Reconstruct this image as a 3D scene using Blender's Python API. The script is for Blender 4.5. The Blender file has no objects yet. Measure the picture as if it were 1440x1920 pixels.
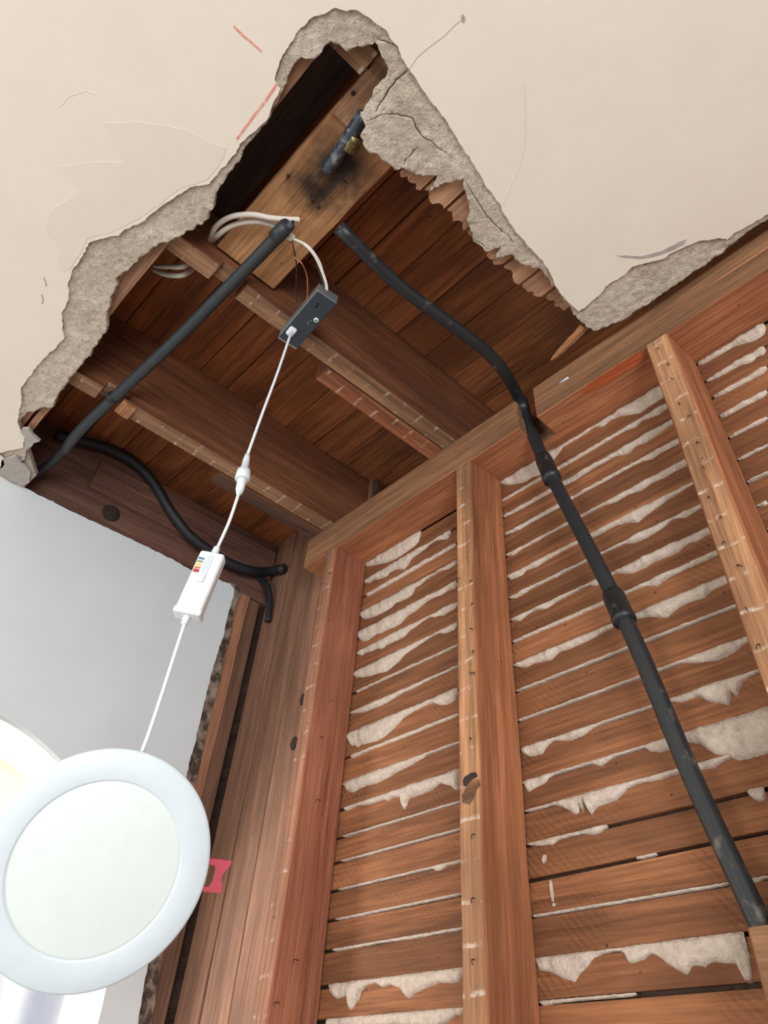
import bpy, bmesh, math, random
from mathutils import Vector, Matrix, noise
from mathutils.geometry import delaunay_2d_cdt
random.seed(7)
SC = bpy.context.scene
COL = SC.collection
H = 1.5                                   # eye height; builders below use heights relative to the eye

# ------------------------------------------------------------------ camera
F, PPX, PPY = 1278.986, 773.017, 799.721   # focal length and principal point in pixels of a 1440x1920 frame
R = Matrix(((0.6933, 0.7196, 0.0386), (0.5025, -0.5212, 0.6898), (0.5165, -0.4588, -0.7230)))
q = R.transposed().to_quaternion().normalized()
cd = bpy.data.cameras.new('camera')
cam = bpy.data.objects.new('camera', cd)
COL.objects.link(cam)
cam.location = (0, 0, H)
cam.rotation_mode = 'QUATERNION'
cam.rotation_quaternion = q
cd.sensor_fit = 'VERTICAL'
cd.sensor_height = 36
cd.sensor_width = 27
cd.lens = F * 36 / 1920
cd.shift_x = -(PPX - 720) / 1920
cd.shift_y = (PPY - 960) / 1920
cd.clip_start = 0.01
SC.camera = cam
RT = q.to_matrix()

# ------------------------------------------------------------------ world, light, exposure
w = bpy.data.worlds.new('daylight')
SC.world = w
w.use_nodes = True
w.node_tree.nodes['Background'].inputs[0].default_value = (0.86, 0.93, 1.0, 1)
w.node_tree.nodes['Background'].inputs[1].default_value = 0.6


def area(name, loc, target, sx, sy, power, colour):
    l = bpy.data.lights.new(name, 'AREA')
    l.shape = 'RECTANGLE'
    l.size, l.size_y, l.energy, l.color = sx, sy, power, colour
    o = bpy.data.objects.new(name, l)
    COL.objects.link(o)
    o.location = (loc[0], loc[1], loc[2] + H)
    d = Vector(target) - Vector(loc)
    o.rotation_euler = d.to_track_quat('-Z', 'Y').to_euler()
    return o


area('window_daylight', (-0.9, -2.6, -0.35), (-0.5, 0.7, 0.3), 1.5, 1.6, 34, (1.0, 0.96, 0.91))
area('side_fill_daylight', (2.3, -1.3, -0.5), (-1.0, 0.4, 0.3), 1.4, 1.5, 88, (0.93, 0.97, 1.0))  # side fill added to brighten the white wall; no window known there
area('next_room_daylight', (-2.2, -0.9, 0.2), (-2.0, 0.9, 0.35), 1.0, 1.0, 60, (1.0, 0.98, 0.95))
SC.view_settings.view_transform = 'Standard'
SC.view_settings.look = 'None'
SC.view_settings.gamma = 1
SC.view_settings.use_curve_mapping = False
SC.view_settings.exposure = 0.14


# ------------------------------------------------------------------ helpers
def at(px, py, ax, val):
    d = RT @ Vector(((px - PPX) / F, -(py - PPY) / F, -1.0))
    return d * (val / d['xyz'.index(ax)])


def at_depth(px, py, dep):
    return (RT @ Vector(((px - PPX) / F, -(py - PPY) / F, -1.0))) * dep


def project(p):
    c = RT.transposed() @ Vector(p)
    return PPX + F * c.x / -c.z, PPY - F * c.y / -c.z


WLOC = {}


def tag(o, label=None, cat=None, group=None, kind=None):
    if label: o['label'] = label
    if cat: o['category'] = cat
    if group: o['group'] = group
    if kind: o['kind'] = kind
    return o


def empty(name, loc, **k):
    o = bpy.data.objects.new(name, None)
    COL.objects.link(o)
    o.empty_display_size = 0.05
    WLOC[o.name] = Vector(loc)
    o.location = (loc[0], loc[1], loc[2] + H)
    return tag(o, **k)


def mk(name, verts, faces, mats, parent=None, smooth=False, mi=None, origin=None, **k):
    vs = [Vector(v) for v in verts]
    if origin is None:
        lo = [min(v[i] for v in vs) for i in range(3)]
        hi = [max(v[i] for v in vs) for i in range(3)]
        origin = Vector(((lo[0] + hi[0]) / 2, (lo[1] + hi[1]) / 2, lo[2]))
    origin = Vector(origin)
    me = bpy.data.meshes.new(name)
    me.from_pydata([v - origin for v in vs], [], faces)
    if not isinstance(mats, (list, tuple)): mats = [mats]
    for m in mats: me.materials.append(m)
    bm = bmesh.new()
    bm.from_mesh(me)
    bmesh.ops.recalc_face_normals(bm, faces=bm.faces)
    bm.to_mesh(me)
    bm.free()
    if mi: me.polygons.foreach_set('material_index', mi)
    if smooth: me.polygons.foreach_set('use_smooth', [True] * len(me.polygons))
    me.update()
    o = bpy.data.objects.new(name, me)
    COL.objects.link(o)
    WLOC[o.name] = origin
    if parent:
        o.parent = parent
        o.location = origin - WLOC[parent.name]
    else:
        o.location = origin + Vector((0, 0, H))
    return tag(o, **k)


AX = {'x': (0, 1, 2), 'y': (1, 0, 2), 'z': (2, 0, 1)}


def plank(name, axis, lo, hi, mats, parent=None, n=6, bev=0.002, jit=0.0006, facemat=None, **k):
    """timber along an axis: eight-sided section with eased, slightly wandering edges. facemat: {'u0','u1','v0','v1'} -> slot"""
    a, u, v = AX[axis]
    u0, u1, v0, v1 = lo[u], hi[u], lo[v], hi[v]
    b = bev
    if b > 0:
        sec = [(u0 + b, v0), (u1 - b, v0), (u1, v0 + b), (u1, v1 - b), (u1 - b, v1), (u0 + b, v1), (u0, v1 - b), (u0, v0 + b)]
        side = ['v0', None, 'u1', None, 'v1', None, 'u0', None]
    else:
        sec = [(u0, v0), (u1, v0), (u1, v1), (u0, v1)]
        side = ['v0', 'u1', 'v1', 'u0']
    m = len(sec)
    V, Fc, MI = [], [], []
    for i in range(n + 1):
        t = lo[a] + (hi[a] - lo[a]) * i / n
        du, dv = random.uniform(-jit, jit), random.uniform(-jit, jit)
        for (uu, vv) in sec:
            p = [0, 0, 0]
            p[a] = t
            p[u] = uu + du + random.uniform(-jit, jit) * .6
            p[v] = vv + dv + random.uniform(-jit, jit) * .6
            V.append(p)
    fm = facemat or {}
    for i in range(n):
        for j in range(m):
            Fc.append((i * m + j, i * m + (j + 1) % m, (i + 1) * m + (j + 1) % m, (i + 1) * m + j))
            MI.append(fm.get(side[j], 0))
    Fc.append(tuple(range(m)))
    Fc.append(tuple(n * m + j for j in range(m)))
    MI += [fm.get('e', 0)] * 2
    return mk(name, V, Fc, mats, parent, mi=MI, **k)


def prism(name, poly, axis, a0, a1, mats, parent=None, bev=0.0015, **k):
    """polygon (in the two other axes, order of AX) extruded along axis"""
    a, u, v = AX[axis]
    V = []
    for t in (a0, a1):
        for (x, y) in poly:
            p = [0, 0, 0]
            p[a], p[u], p[v] = t, x, y
            V.append(p)
    n = len(poly)
    Fc = [tuple(range(n)), tuple(range(n, 2 * n))] + [(i, (i + 1) % n, n + (i + 1) % n, n + i) for i in range(n)]
    o = mk(name, V, Fc, mats, parent, **k)
    if bev:
        md = o.modifiers.new('bevel', 'BEVEL')
        md.width, md.segments, md.limit_method = bev, 2, 'ANGLE'
    return o


def catmull(pts, per=8):
    P = [Vector(p) for p in pts]
    P = [P[0] * 2 - P[1]] + P + [P[-1] * 2 - P[-2]]
    out = []
    for i in range(1, len(P) - 2):
        for j in range(per):
            t = j / per
            a, b, c, d = P[i - 1], P[i], P[i + 1], P[i + 2]
            out.append(0.5 * ((2 * b) + (c - a) * t + (2 * a - 5 * b + 4 * c - d) * t * t + (3 * b - a - 3 * c + d) * t ** 3))
    out.append(P[-2])
    return out


def tube(name, pts, r, mat, parent=None, sides=12, per=8, smooth=True, curve=True, radii=None, flat=1.0, hollow=0, **k):
    P = catmull(pts, per) if curve else [Vector(p) for p in pts]
    n = len(P)
    t0 = (P[1] - P[0]).normalized()
    up = Vector((0, 0, 1)) if abs(t0.z) < .9 else Vector((0, 1, 0))
    nrm = (up - t0 * up.dot(t0)).normalized()
    V, Fc = [], []
    for i in range(n):
        t = (P[min(i + 1, n - 1)] - P[max(i - 1, 0)]).normalized()
        nrm = (nrm - t * nrm.dot(t)).normalized()
        b = t.cross(nrm)
        rr = radii[i] if radii else r
        for j in range(sides):
            an = 2 * math.pi * j / sides
            V.append(P[i] + nrm * (rr * flat * math.cos(an)) + b * (rr * math.sin(an)))
    for i in range(n - 1):
        for j in range(sides):
            Fc.append((i * sides + j, i * sides + (j + 1) % sides, (i + 1) * sides + (j + 1) % sides, (i + 1) * sides + j))
    if hollow:
        m0 = len(V)
        t = (P[1] - P[0]).normalized()
        c = P[0]
        ring = [V[j] for j in range(sides)]
        V += [c + (q_ - c) * hollow for q_ in ring]
        V += [c + t * .03 + (q_ - c) * hollow for q_ in ring]
        for j in range(sides):
            j2 = (j + 1) % sides
            Fc.append((j, j2, m0 + j2, m0 + j))
            Fc.append((m0 + j, m0 + j2, m0 + sides + j2, m0 + sides + j))
        Fc.append(tuple(m0 + sides + j for j in range(sides)))
    else:
        Fc.append(tuple(range(sides)))
    Fc.append(tuple((n - 1) * sides + j for j in range(sides)))
    return mk(name, V, Fc, mat, parent, smooth=smooth, **k)


def frame(z, hint):
    z = Vector(z).normalized()
    x = Vector(hint) - z * z.dot(Vector(hint))
    x.normalize()
    return x, z.cross(x), z


def lathe(name, prof, c, z, mat, parent=None, sides=64, smooth=True, **k):
    """prof: (radius, height along z) list, ends closed"""
    x, y, z = frame(z, (0.3, 0.8, 0.5))
    c = Vector(c)
    V, Fc = [], []
    m = len(prof)
    for j in range(sides):
        an = 2 * math.pi * j / sides
        for (r, h) in prof:
            V.append(c + x * (r * math.cos(an)) + y * (r * math.sin(an)) + z * h)
    for j in range(sides):
        j2 = (j + 1) % sides
        for i in range(m - 1):
            Fc.append((j * m + i, j2 * m + i, j2 * m + i + 1, j * m + i + 1))
    Fc.append(tuple(j * m for j in range(sides)))
    Fc.append(tuple(j * m + m - 1 for j in range(sides)))
    o = mk(name, V, Fc, mat, parent, smooth=smooth, **k)
    return o


def rbox(name, c, x, y, z, sx, sy, sz, mat, parent=None, bev=0.002, seg=3, smooth=True, **k):
    c = Vector(c)
    V = [c + x * (sx * i / 2) + y * (sy * j / 2) + z * (sz * l / 2) for i in (-1, 1) for j in (-1, 1) for l in (-1, 1)]
    Fc = [(0, 1, 3, 2), (4, 6, 7, 5), (0, 4, 5, 1), (2, 3, 7, 6), (0, 2, 6, 4), (1, 5, 7, 3)]
    o = mk(name, V, Fc, mat, parent, smooth=False, **k)
    if bev:
        md = o.modifiers.new('bevel', 'BEVEL')
        md.width, md.segments, md.limit_method = bev, seg, 'ANGLE'
    return o


def inside(p, poly):
    x, y = p
    c = False
    j = len(poly) - 1
    for i in range(len(poly)):
        xi, yi = poly[i]
        xj, yj = poly[j]
        if (yi > y) != (yj > y) and x < (xj - xi) * (y - yi) / (yj - yi) + xi: c = not c
        j = i
    return c


def rough(poly, step, amp, seed, closed=True):
    """subdivide a 2-D outline and roughen it with fractal noise"""
    out = []
    n = len(poly)
    for i in range(n if closed else n - 1):
        a, b = Vector(poly[i]), Vector(poly[(i + 1) % n])
        L = (b - a).length
        m = max(1, int(L / step)) if L < .6 else 1
        nr = Vector((-(b - a).y, (b - a).x)).normalized() if L > 0 else Vector((0, 0))
        for j in range(m):
            p = a + (b - a) * (j / m)
            s = noise.fractal(Vector((p.x * 60, p.y * 60, seed)), 0.6, 2.2, 5)
            out.append(tuple(p + nr * (s * amp)) if L < .6 else tuple(p))
    return out


def sheet(name, outer, holes, z0, thick, mat, parent=None, grid=0, disp=0, to3=None, seed=0, region=None, walls=(), smooth=False, **k):
    """flat sheet with holes (2-D outlines), thickened away from the viewer along the third axis.
    to3(x, y, d) maps the plane to space, d = depth behind the visible face"""
    pts, edges = [], []

    def loop(pl):
        b = len(pts)
        pts.extend(Vector(p) for p in pl)
        edges.extend((b + i, b + (i + 1) % len(pl)) for i in range(len(pl)))
    loop(outer)
    for h in holes: loop(h)
    if grid:
        xs = [p[0] for p in outer]
        ys = [p[1] for p in outer]
        rnd = random.Random(seed)
        y = min(ys)
        row = 0
        while y < max(ys):
            x = min(xs) + (grid / 2 if row % 2 else 0)
            while x < max(xs):
                p = (x + rnd.uniform(-.3, .3) * grid, y + rnd.uniform(-.3, .3) * grid)
                if inside(p, outer) and (region is None or region(p)) and not any(inside(p, h) for h in holes): pts.append(Vector(p))
                x += grid
            y += grid * .87
            row += 1
    V2, E2, F2, _, _, _ = delaunay_2d_cdt(pts, edges, [], 0, 1e-7)
    keep = []
    for f in F2:
        c = (sum(V2[i].x for i in f) / len(f), sum(V2[i].y for i in f) / len(f))
        if inside(c, outer) and (region is None or region(c)) and not any(inside(c, h) for h in holes): keep.append(tuple(f))
    V3 = []
    for p in V2:
        d = 0
        if disp:
            d = disp * noise.fractal(Vector((p.x * 70, p.y * 70, seed)), 0.5, 2.1, 5) + disp * 1.4 * noise.fractal(Vector((p.x * 18, p.y * 18, seed + 3)), .6, 2, 3)
        V3.append(to3(p.x, p.y, d))
    n0 = len(V3)
    cnt = {}
    for f in keep:
        for i in range(len(f)):
            a, b = f[i], f[(i + 1) % len(f)]
            cnt.setdefault((min(a, b), max(a, b)), []).append((a, b))
    ids = {}
    faces = list(keep)

    def back(i):
        if i not in ids:
            ids[i] = len(V3)
            V3.append(to3(V2[i].x, V2[i].y, thick))
        return ids[i]
    for e, l in cnt.items():
        if len(l) == 1:
            a, b = l[0]
            faces.append((b, a, back(a), back(b)))
    return mk(name, V3, faces, mat, parent, smooth=smooth, **k)


# ------------------------------------------------------------------ materials
def lin(c):
    return tuple(((v / 255) / 12.92 if v / 255 < .04045 else ((v / 255 + .055) / 1.055) ** 2.4) for v in c) + (1,)


class NT:
    def __init__(s, name):
        s.m = bpy.data.materials.new(name)
        s.m.use_nodes = True
        s.t = s.m.node_tree
        s.b = s.t.nodes['Principled BSDF']

    def n(s, typ, **k):
        o = s.t.nodes.new(typ)
        for a, v in k.items(): setattr(o, a, v)
        return o

    def l(s, a, b):
        s.t.links.new(a, b)

    def math(s, op, a, b=None, c=None):
        o = s.n('ShaderNodeMath', operation=op)
        for i, v in enumerate((a, b, c)):
            if v is None: continue
            if isinstance(v, (int, float)): o.inputs[i].default_value = v
            else: s.l(v, o.inputs[i])
        return o.outputs[0]

    def coord(s, scale=(1, 1, 1), rnd=True):
        tc = s.n('ShaderNodeTexCoord')
        v = tc.outputs['Object']
        if rnd:
            oi = s.n('ShaderNodeObjectInfo')
            mm = s.math('MULTIPLY', oi.outputs['Random'], 37.0)
            ad = s.n('ShaderNodeVectorMath', operation='ADD')
            s.l(v, ad.inputs[0])
            s.l(mm, ad.inputs[1])
            v = ad.outputs[0]
            s.rand = oi.outputs['Random']
        mp = s.n('ShaderNodeVectorMath', operation='MULTIPLY')
        s.l(v, mp.inputs[0])
        mp.inputs[1].default_value = scale
        s.raw = v
        s.obj = tc.outputs['Object']
        return mp.outputs[0]

    def noise(s, vec, scale, detail=4, rough=.55, dist=0):
        o = s.n('ShaderNodeTexNoise')
        s.l(vec, o.inputs['Vector'])
        o.inputs['Scale'].default_value = scale
        o.inputs['Detail'].default_value = detail
        o.inputs['Roughness'].default_value = rough
        o.inputs['Distortion'].default_value = dist
        return o.outputs['Fac']

    def ramp(s, fac, stops):
        o = s.n('ShaderNodeValToRGB')
        e = o.color_ramp.elements
        while len(e) < len(stops): e.new(.5)
        for i, (p, c) in enumerate(stops):
            e[i].position = p
            e[i].color = c
        s.l(fac, o.inputs[0])
        return o.outputs[0]

    def mix(s, fac, a, b, mode='MIX'):
        o = s.n('ShaderNodeMix', data_type='RGBA', blend_type=mode)
        if isinstance(fac, (int, float)): o.inputs[0].default_value = fac
        else: s.l(fac, o.inputs[0])
        for i, v in ((6, a), (7, b)):
            if isinstance(v, tuple): o.inputs[i].default_value = v
            else: s.l(v, o.inputs[i])
        return o.outputs[2]

    def bump(s, h, strength, dist):
        o = s.n('ShaderNodeBump')
        o.inputs['Strength'].default_value = strength
        o.inputs['Distance'].default_value = dist
        s.l(h, o.inputs['Height'])
        s.l(o.outputs[0], s.b.inputs['Normal'])
        return o


def wood(name, base, dark, axis, light=None, stripe=None, rgh=.75, grain=1.0, saw=0.0, vary=.25, soot=None, streak=.5):
    n = NT(name)
    sc = [1, 1, 1]
    sc['xyz'.index(axis)] = .05
    v = n.coord(tuple(sc))
    light = light or tuple(min(255, int(c * 1.22 + 6)) for c in base)
    f1 = n.noise(v, 26, 5, .6, .6)
    f2 = n.noise(v, 170, 3, .6)
    big = n.noise(n.raw, 3.5, 3, .5)
    sc3 = list(sc)
    sc3['xyz'.index(axis)] = .025
    m3 = n.n('ShaderNodeVectorMath', operation='MULTIPLY')
    n.l(n.raw, m3.inputs[0])
    m3.inputs[1].default_value = tuple(sc3)
    f3 = n.noise(m3.outputs[0], 520, 3, .7)
    f = n.math('ADD', n.math('ADD', n.math('MULTIPLY', f1, .45), n.math('MULTIPLY', f2, .30)), n.math('MULTIPLY', f3, .25))
    col = n.ramp(f, [(.38, lin(dark)), (.50, lin(base)), (.62, lin(light))])
    col = n.mix(n.math('MULTIPLY', n.ramp(big, [(.42, (0, 0, 0, 1)), (.68, (1, 1, 1, 1))]), streak), col, lin(dark))
    # per-piece tone
    tone = n.math('ADD', n.math('MULTIPLY', n.rand, vary), 1 - vary / 2)
    hs = n.n('ShaderNodeHueSaturation')
    n.l(tone, hs.inputs['Value'])
    n.l(col, hs.inputs['Color'])
    col = hs.outputs[0]
    # small nail holes and pitch specks
    vo = n.n('ShaderNodeTexVoronoi')
    n.l(n.raw, vo.inputs['Vector'])
    vo.inputs['Scale'].default_value = 30
    sp = n.math('LESS_THAN', vo.outputs['Distance'], .055)
    col = n.mix(n.math('MULTIPLY', sp, .7), col, lin((40, 26, 20)))
    if stripe:
        ax, pitch, scol, amt = stripe
        sx = n.n('ShaderNodeSeparateXYZ')
        n.l(n.obj, sx.inputs[0])
        wob = n.noise(n.raw, 40, 3, .6)
        ph = n.math('FRACT', n.math('ADD', n.math('DIVIDE', sx.outputs['XYZ'.index(ax.upper())], pitch), n.math('MULTIPLY', wob, .22)))
        m = n.ramp(ph, [(.07, (1, 1, 1, 1)), (.15, (0, 0, 0, 1))])
        brk = n.ramp(n.noise(v if ax != axis else n.raw, 60, 3, .7), [(.47, (0, 0, 0, 1)), (.62, (1, 1, 1, 1))])
        fac = n.math('MULTIPLY', n.math('MULTIPLY', m, brk), amt)
        col = n.mix(fac, col, lin(scol))
    if soot:
        for (cx, cy, cz, r, amt) in soot:
            d = n.n('ShaderNodeVectorMath', operation='DISTANCE')
            n.l(n.obj, d.inputs[0])
            d.inputs[1].default_value = (cx, cy, cz)
            wob = n.math('MULTIPLY', n.noise(n.raw, 35, 4, .6), .9)
            dd = n.math('ADD', n.math('DIVIDE', d.outputs['Value'], r), n.math('SUBTRACT', wob, .45))
            fac = n.math('MULTIPLY', n.ramp(dd, [(.2, (1, 1, 1, 1)), (1, (0, 0, 0, 1))]), amt)
            col = n.mix(fac, col, lin((22, 17, 16)))
    n.l(col, n.b.inputs['Base Color'])
    n.b.inputs['Roughness'].default_value = rgh
    n.b.inputs['Specular IOR Level'].default_value = .3
    h = n.math('ADD', n.math('ADD', n.math('MULTIPLY', f2, .6 * grain), n.math('MULTIPLY', f1, .5 * grain)), n.math('MULTIPLY', f3, .5 * grain))
    if saw:
        wv = n.n('ShaderNodeTexWave', wave_type='BANDS', bands_direction='DIAGONAL')
        n.l(n.raw, wv.inputs['Vector'])
        wv.inputs['Scale'].default_value = 55
        wv.inputs['Distortion'].default_value = 3
        wv.inputs['Detail'].default_value = 2
        msk = n.ramp(n.noise(n.raw, 9, 2, .5), [(.45, (0, 0, 0, 1)), (.6, (1, 1, 1, 1))])
        h = n.math('ADD', h, n.math('MULTIPLY', n.math('MULTIPLY', wv.outputs['Fac'], msk), saw))
    n.bump(h, .7, .003)
    return n.m


def plaster(name, base, dark, scale, b_str, b_dist, rgh=.9, pits=True, contrast=(.35, .65)):
    n = NT(name)
    v = n.coord(rnd=False)
    f = n.noise(v, scale, 6, .68)
    f2 = n.noise(v, scale * .12, 3, .5)
    col = n.ramp(n.math('ADD', n.math('MULTIPLY', f, .6), n.math('MULTIPLY', f2, .4)), [(contrast[0], lin(dark)), (contrast[1], lin(base))])
    h = n.math('ADD', f, n.math('MULTIPLY', n.noise(v, scale * 3.2, 3, .6), .4))
    if pits:
        vo = n.n('ShaderNodeTexVoronoi')
        n.l(v, vo.inputs['Vector'])
        vo.inputs['Scale'].default_value = scale * 1.1
        p = n.math('LESS_THAN', vo.outputs['Distance'], .17)
        h = n.math('SUBTRACT', h, n.math('MULTIPLY', p, .5))
        col = n.mix(n.math('MULTIPLY', p, .45), col, lin(tuple(int(c * .62) for c in dark)))
    n.l(col, n.b.inputs['Base Color'])
    n.b.inputs['Roughness'].default_value = rgh
    n.b.inputs['Specular IOR Level'].default_value = .2
    n.bump(h, b_str, b_dist)
    return n.m


def plain(name, c, rgh=.5, metal=0, spec=.5, spots=None, scale=60, bump=0):
    n = NT(name)
    v = n.coord()
    f = n.noise(v, scale, 4, .6)
    if spots:
        lo, hi = spots[1:3] if len(spots) > 2 else (.58, .70)
        col = n.mix(n.ramp(f, [(lo, (0, 0, 0, 1)), (hi, (1, 1, 1, 1))]), lin(c), lin(spots[0]))
    else:
        col = n.ramp(f, [(.3, lin(tuple(int(x * .985) for x in c))), (.7, lin(c))])
    n.l(col, n.b.inputs['Base Color'])
    n.b.inputs['Roughness'].default_value = rgh
    n.b.inputs['Metallic'].default_value = metal
    n.b.inputs['Specular IOR Level'].default_value = spec
    if bump: n.bump(f, bump, .001)
    return n.m


LM = (222, 206, 190)
M = {}
M['stud_front'] = wood('aged_stud_front', (168, 122, 86), (120, 82, 57), 'z', stripe=('z', .0425, LM, .6), grain=1.3, vary=.1)
M['stud_side'] = wood('red_brown_stud_side', (156, 98, 64), (122, 72, 45), 'z', grain=1.2, vary=.1)
M['stud_left_front'] = wood('dark_stud_front', (150, 104, 78), (96, 66, 52), 'z', stripe=('z', .0425, LM, .35), grain=1.3, vary=.1)
M['stud_left'] = wood('dusty_red_stud', (154, 93, 66), (110, 62, 44), 'z', grain=1.2, vary=.1, light=(178, 116, 88))
M['plate_front'] = wood('grimy_plate_front', (134, 95, 66), (92, 64, 46), 'x', vary=.1, grain=1.2)
M['plate_under'] = wood('clean_plate_underside', (166, 106, 70), (130, 78, 49), 'x', vary=.08)
M['lath'] = wood('wall_lath_wood', (130, 83, 53), (96, 59, 37), 'x', saw=.4, vary=.22, grain=.8)
M['ceiling_lath'] = wood('ceiling_lath_wood', (176, 134, 104), (138, 100, 76), 'x', vary=.2)
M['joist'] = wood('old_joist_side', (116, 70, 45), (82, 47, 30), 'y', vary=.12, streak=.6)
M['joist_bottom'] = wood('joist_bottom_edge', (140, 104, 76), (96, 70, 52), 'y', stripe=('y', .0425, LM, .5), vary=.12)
M['sister_bottom'] = wood('nailer_bottom_edge', (160, 98, 66), (112, 66, 46), 'y', stripe=('y', .0425, LM, .5), vary=.2)
M['dark_bottom'] = wood('charred_nailer_bottom', (100, 70, 54), (58, 40, 32), 'y', vary=.1)
M['rim'] = wood('dusty_rim_board', (112, 78, 64), (82, 56, 46), 'y', vary=.1)
M['subfloor'] = wood('subfloor_plank_wood', (160, 96, 56), (100, 58, 34), 'x', vary=.25, streak=.75)
M['wall_board'] = wood('dry_wall_plank', (130, 94, 74), (96, 68, 54), 'z', vary=.25)
M['jamb'] = wood('left_wall_stud_wood', (178, 126, 94), (140, 96, 72), 'z', vary=.3)
M['board'] = wood('sooty_mounting_board', (188, 138, 94), (150, 104, 68), 'x', vary=.05,
                  soot=[(.03, .002, 0, .06, .95), (-.028, -.002, 0, .05, .9), (.0, .0, 0, .10, .5)])
M['darkened'] = wood('shade_dark_wood', (84, 62, 51), (48, 35, 30), 'x', vary=.05)  # shade of deep gaps put into the wood colour
M['redstain'] = wood('red_resin_wood', (172, 84, 44), (140, 60, 28), 'x', vary=.05)
M['splinter'] = wood('splintered_lath', (164, 114, 76), (104, 68, 44), 'x', vary=.1)
M['skim'] = plaster('ceiling_white_skim', (236, 225, 210), (230, 218, 203), 9, .12, .002, pits=False)
M['patch'] = plaster('old_paint_layer', (231, 218, 203), (226, 213, 198), 9, .12, .002, pits=False)
M['brown'] = plaster('grey_brown_plaster_coat', (238, 223, 204), (184, 167, 148), 120, .9, .008)
M['key'] = plaster('plaster_key', (228, 210, 194), (190, 170, 154), 130, .9, .005, pits=False)
M['wallwhite'] = plaster('cool_white_wall_paint', (222, 226, 226), (216, 220, 221), 8, .08, .002, pits=False)
M['reveal'] = plaster('arch_reveal_paint', (245, 245, 240), (240, 240, 235), 30, .15, .001, pits=False)
M['cream'] = plaster('next_room_cream_paint', (243, 234, 216), (238, 228, 210), 8, .1, .001, pits=False)
M['edgebit'] = plaster('broken_wall_edge', (160, 142, 126), (78, 64, 56), 45, .8, .004, pits=False, contrast=(.47, .58))
M['greybit'] = plaster('grey_torn_plaster', (188, 180, 172), (160, 152, 146), 60, .5, .003, pits=False)
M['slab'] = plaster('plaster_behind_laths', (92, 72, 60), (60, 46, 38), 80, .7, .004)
M['floor'] = plain('grey_bounce_floor', (146, 142, 138), .9)  # unseen floor, its grey chosen for how much light it bounces
M['pipe'] = plain('black_iron_pipe', (44, 46, 48), .42, .3, .5, spots=((112, 104, 94), .60, .74), scale=34, bump=.4)
M['pipe_clean'] = plain('dark_grey_iron_pipe', (52, 56, 58), .5, .25, .5, spots=((96, 96, 94), .62, .78), scale=40, bump=.3)
M['galv'] = plain('mottled_zinc_pipe', (70, 78, 86), .4, .6, .5, spots=((150, 152, 152), .52, .66), scale=70, bump=.4)
M['blackcable'] = plain('black_rubber_cable', (26, 28, 32), .6)
M['nm'] = plain('off_white_cable_jacket', (216, 206, 192), .5)
M['blackwire'] = plain('black_wire_insulation', (30, 26, 26), .45)
M['copper'] = plain('bare_copper', (190, 120, 88), .3, .9)
M['whitewire'] = plain('white_wire_insulation', (226, 220, 206), .4)
M['boxface'] = plain('blue_black_box_face', (42, 52, 60), .45)
M['boxmetal'] = plain('zinc_box_edge', (150, 152, 150), .4, .7)
M['dark'] = plain('dark_slot', (14, 14, 15), .8)
M['plastic'] = plain('white_plastic', (222, 226, 229), .35)
M['plastic2'] = plain('soft_white_plastic', (204, 209, 212), .35)
M['trimring'] = plain('white_painted_trim_ring', (212, 220, 223), .5)
M['diffuser'] = plain('milky_diffuser', (221, 228, 222), .55)
M['red'] = plain('red_clip_plastic', (190, 72, 86), .45)
M['pencil'] = plain('red_pencil', (222, 142, 124), .9, spots=((234, 205, 190), .45, .75), scale=200)
M['nail'] = plain('rusty_nail', (52, 36, 30), .6, .5)
M['knot'] = plain('dark_knot', (56, 38, 32), .85, spots=((34, 24, 21), .45, .6), scale=120, bump=.6)
M['brass'] = plain('tarnished_brass', (150, 132, 78), .4, .5, spots=((96, 84, 50), .45, .55), scale=120)
M['sheetplastic'] = plain('clear_blue_white_film', (226, 230, 244), .3)
for nm, c in (('lab_blue', (60, 120, 140)), ('lab_green', (130, 150, 90)), ('lab_yellow', (220, 190, 80)), ('lab_orange', (200, 110, 60)), ('lab_red', (170, 60, 50))):
    M[nm] = plain(nm, c, .6)

# ------------------------------------------------------------------ levels of the building (relative to the eye)
Z_SKIM, Z_BROWN, Z_LATH, Z_JOIST, Z_SUB = .945, .948, .960, .967, 1.155
Z_PLATE = .889
Y_STUD, Y_LATH = .70, .7875
X_WALL = -1.42


def ceil_px(pts, z):
    out = []
    for (a, b) in pts:
        p = at(a, b, 'z', z)
        out.append((p.x, p.y))
    return out


# ------------------------------------------------------------------ ceiling with the broken hole
SKIM = [(0, 849), (43, 840), (48, 817), (36, 806), (33, 787), (40, 751), (40, 727), (60, 700), (80, 675), (102, 655), (120, 635), (117, 612), (117, 590),
        (124, 572), (130, 555), (126, 536), (135, 510), (152, 485), (170, 452), (220, 440), (260, 420), (300, 390), (340, 360), (366, 349), (392, 344), (407, 328),
        (425, 305), (440, 285), (449, 269), (480, 243), (505, 219), (511, 195), (524, 168), (516, 150), (524, 115), (540, 88), (560, 58), (590, 30), (630, 16), (670, 21),
        (700, 38), (722, 58), (745, 88), (767, 130), (785, 160), (825, 210), (865, 270), (895, 320), (915, 355), (935, 380), (946, 402), (975, 445), (1005, 475), (1030, 508),
        (1042, 537), (1060, 560), (1085, 585), (1100, 574), (1125, 552), (1136, 538), (1170, 516), (1185, 500), (1210, 494), (1240, 486), (1270, 471), (1310, 452),
        (1345, 446), (1365, 451), (1377, 438), (1440, 402)]
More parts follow.
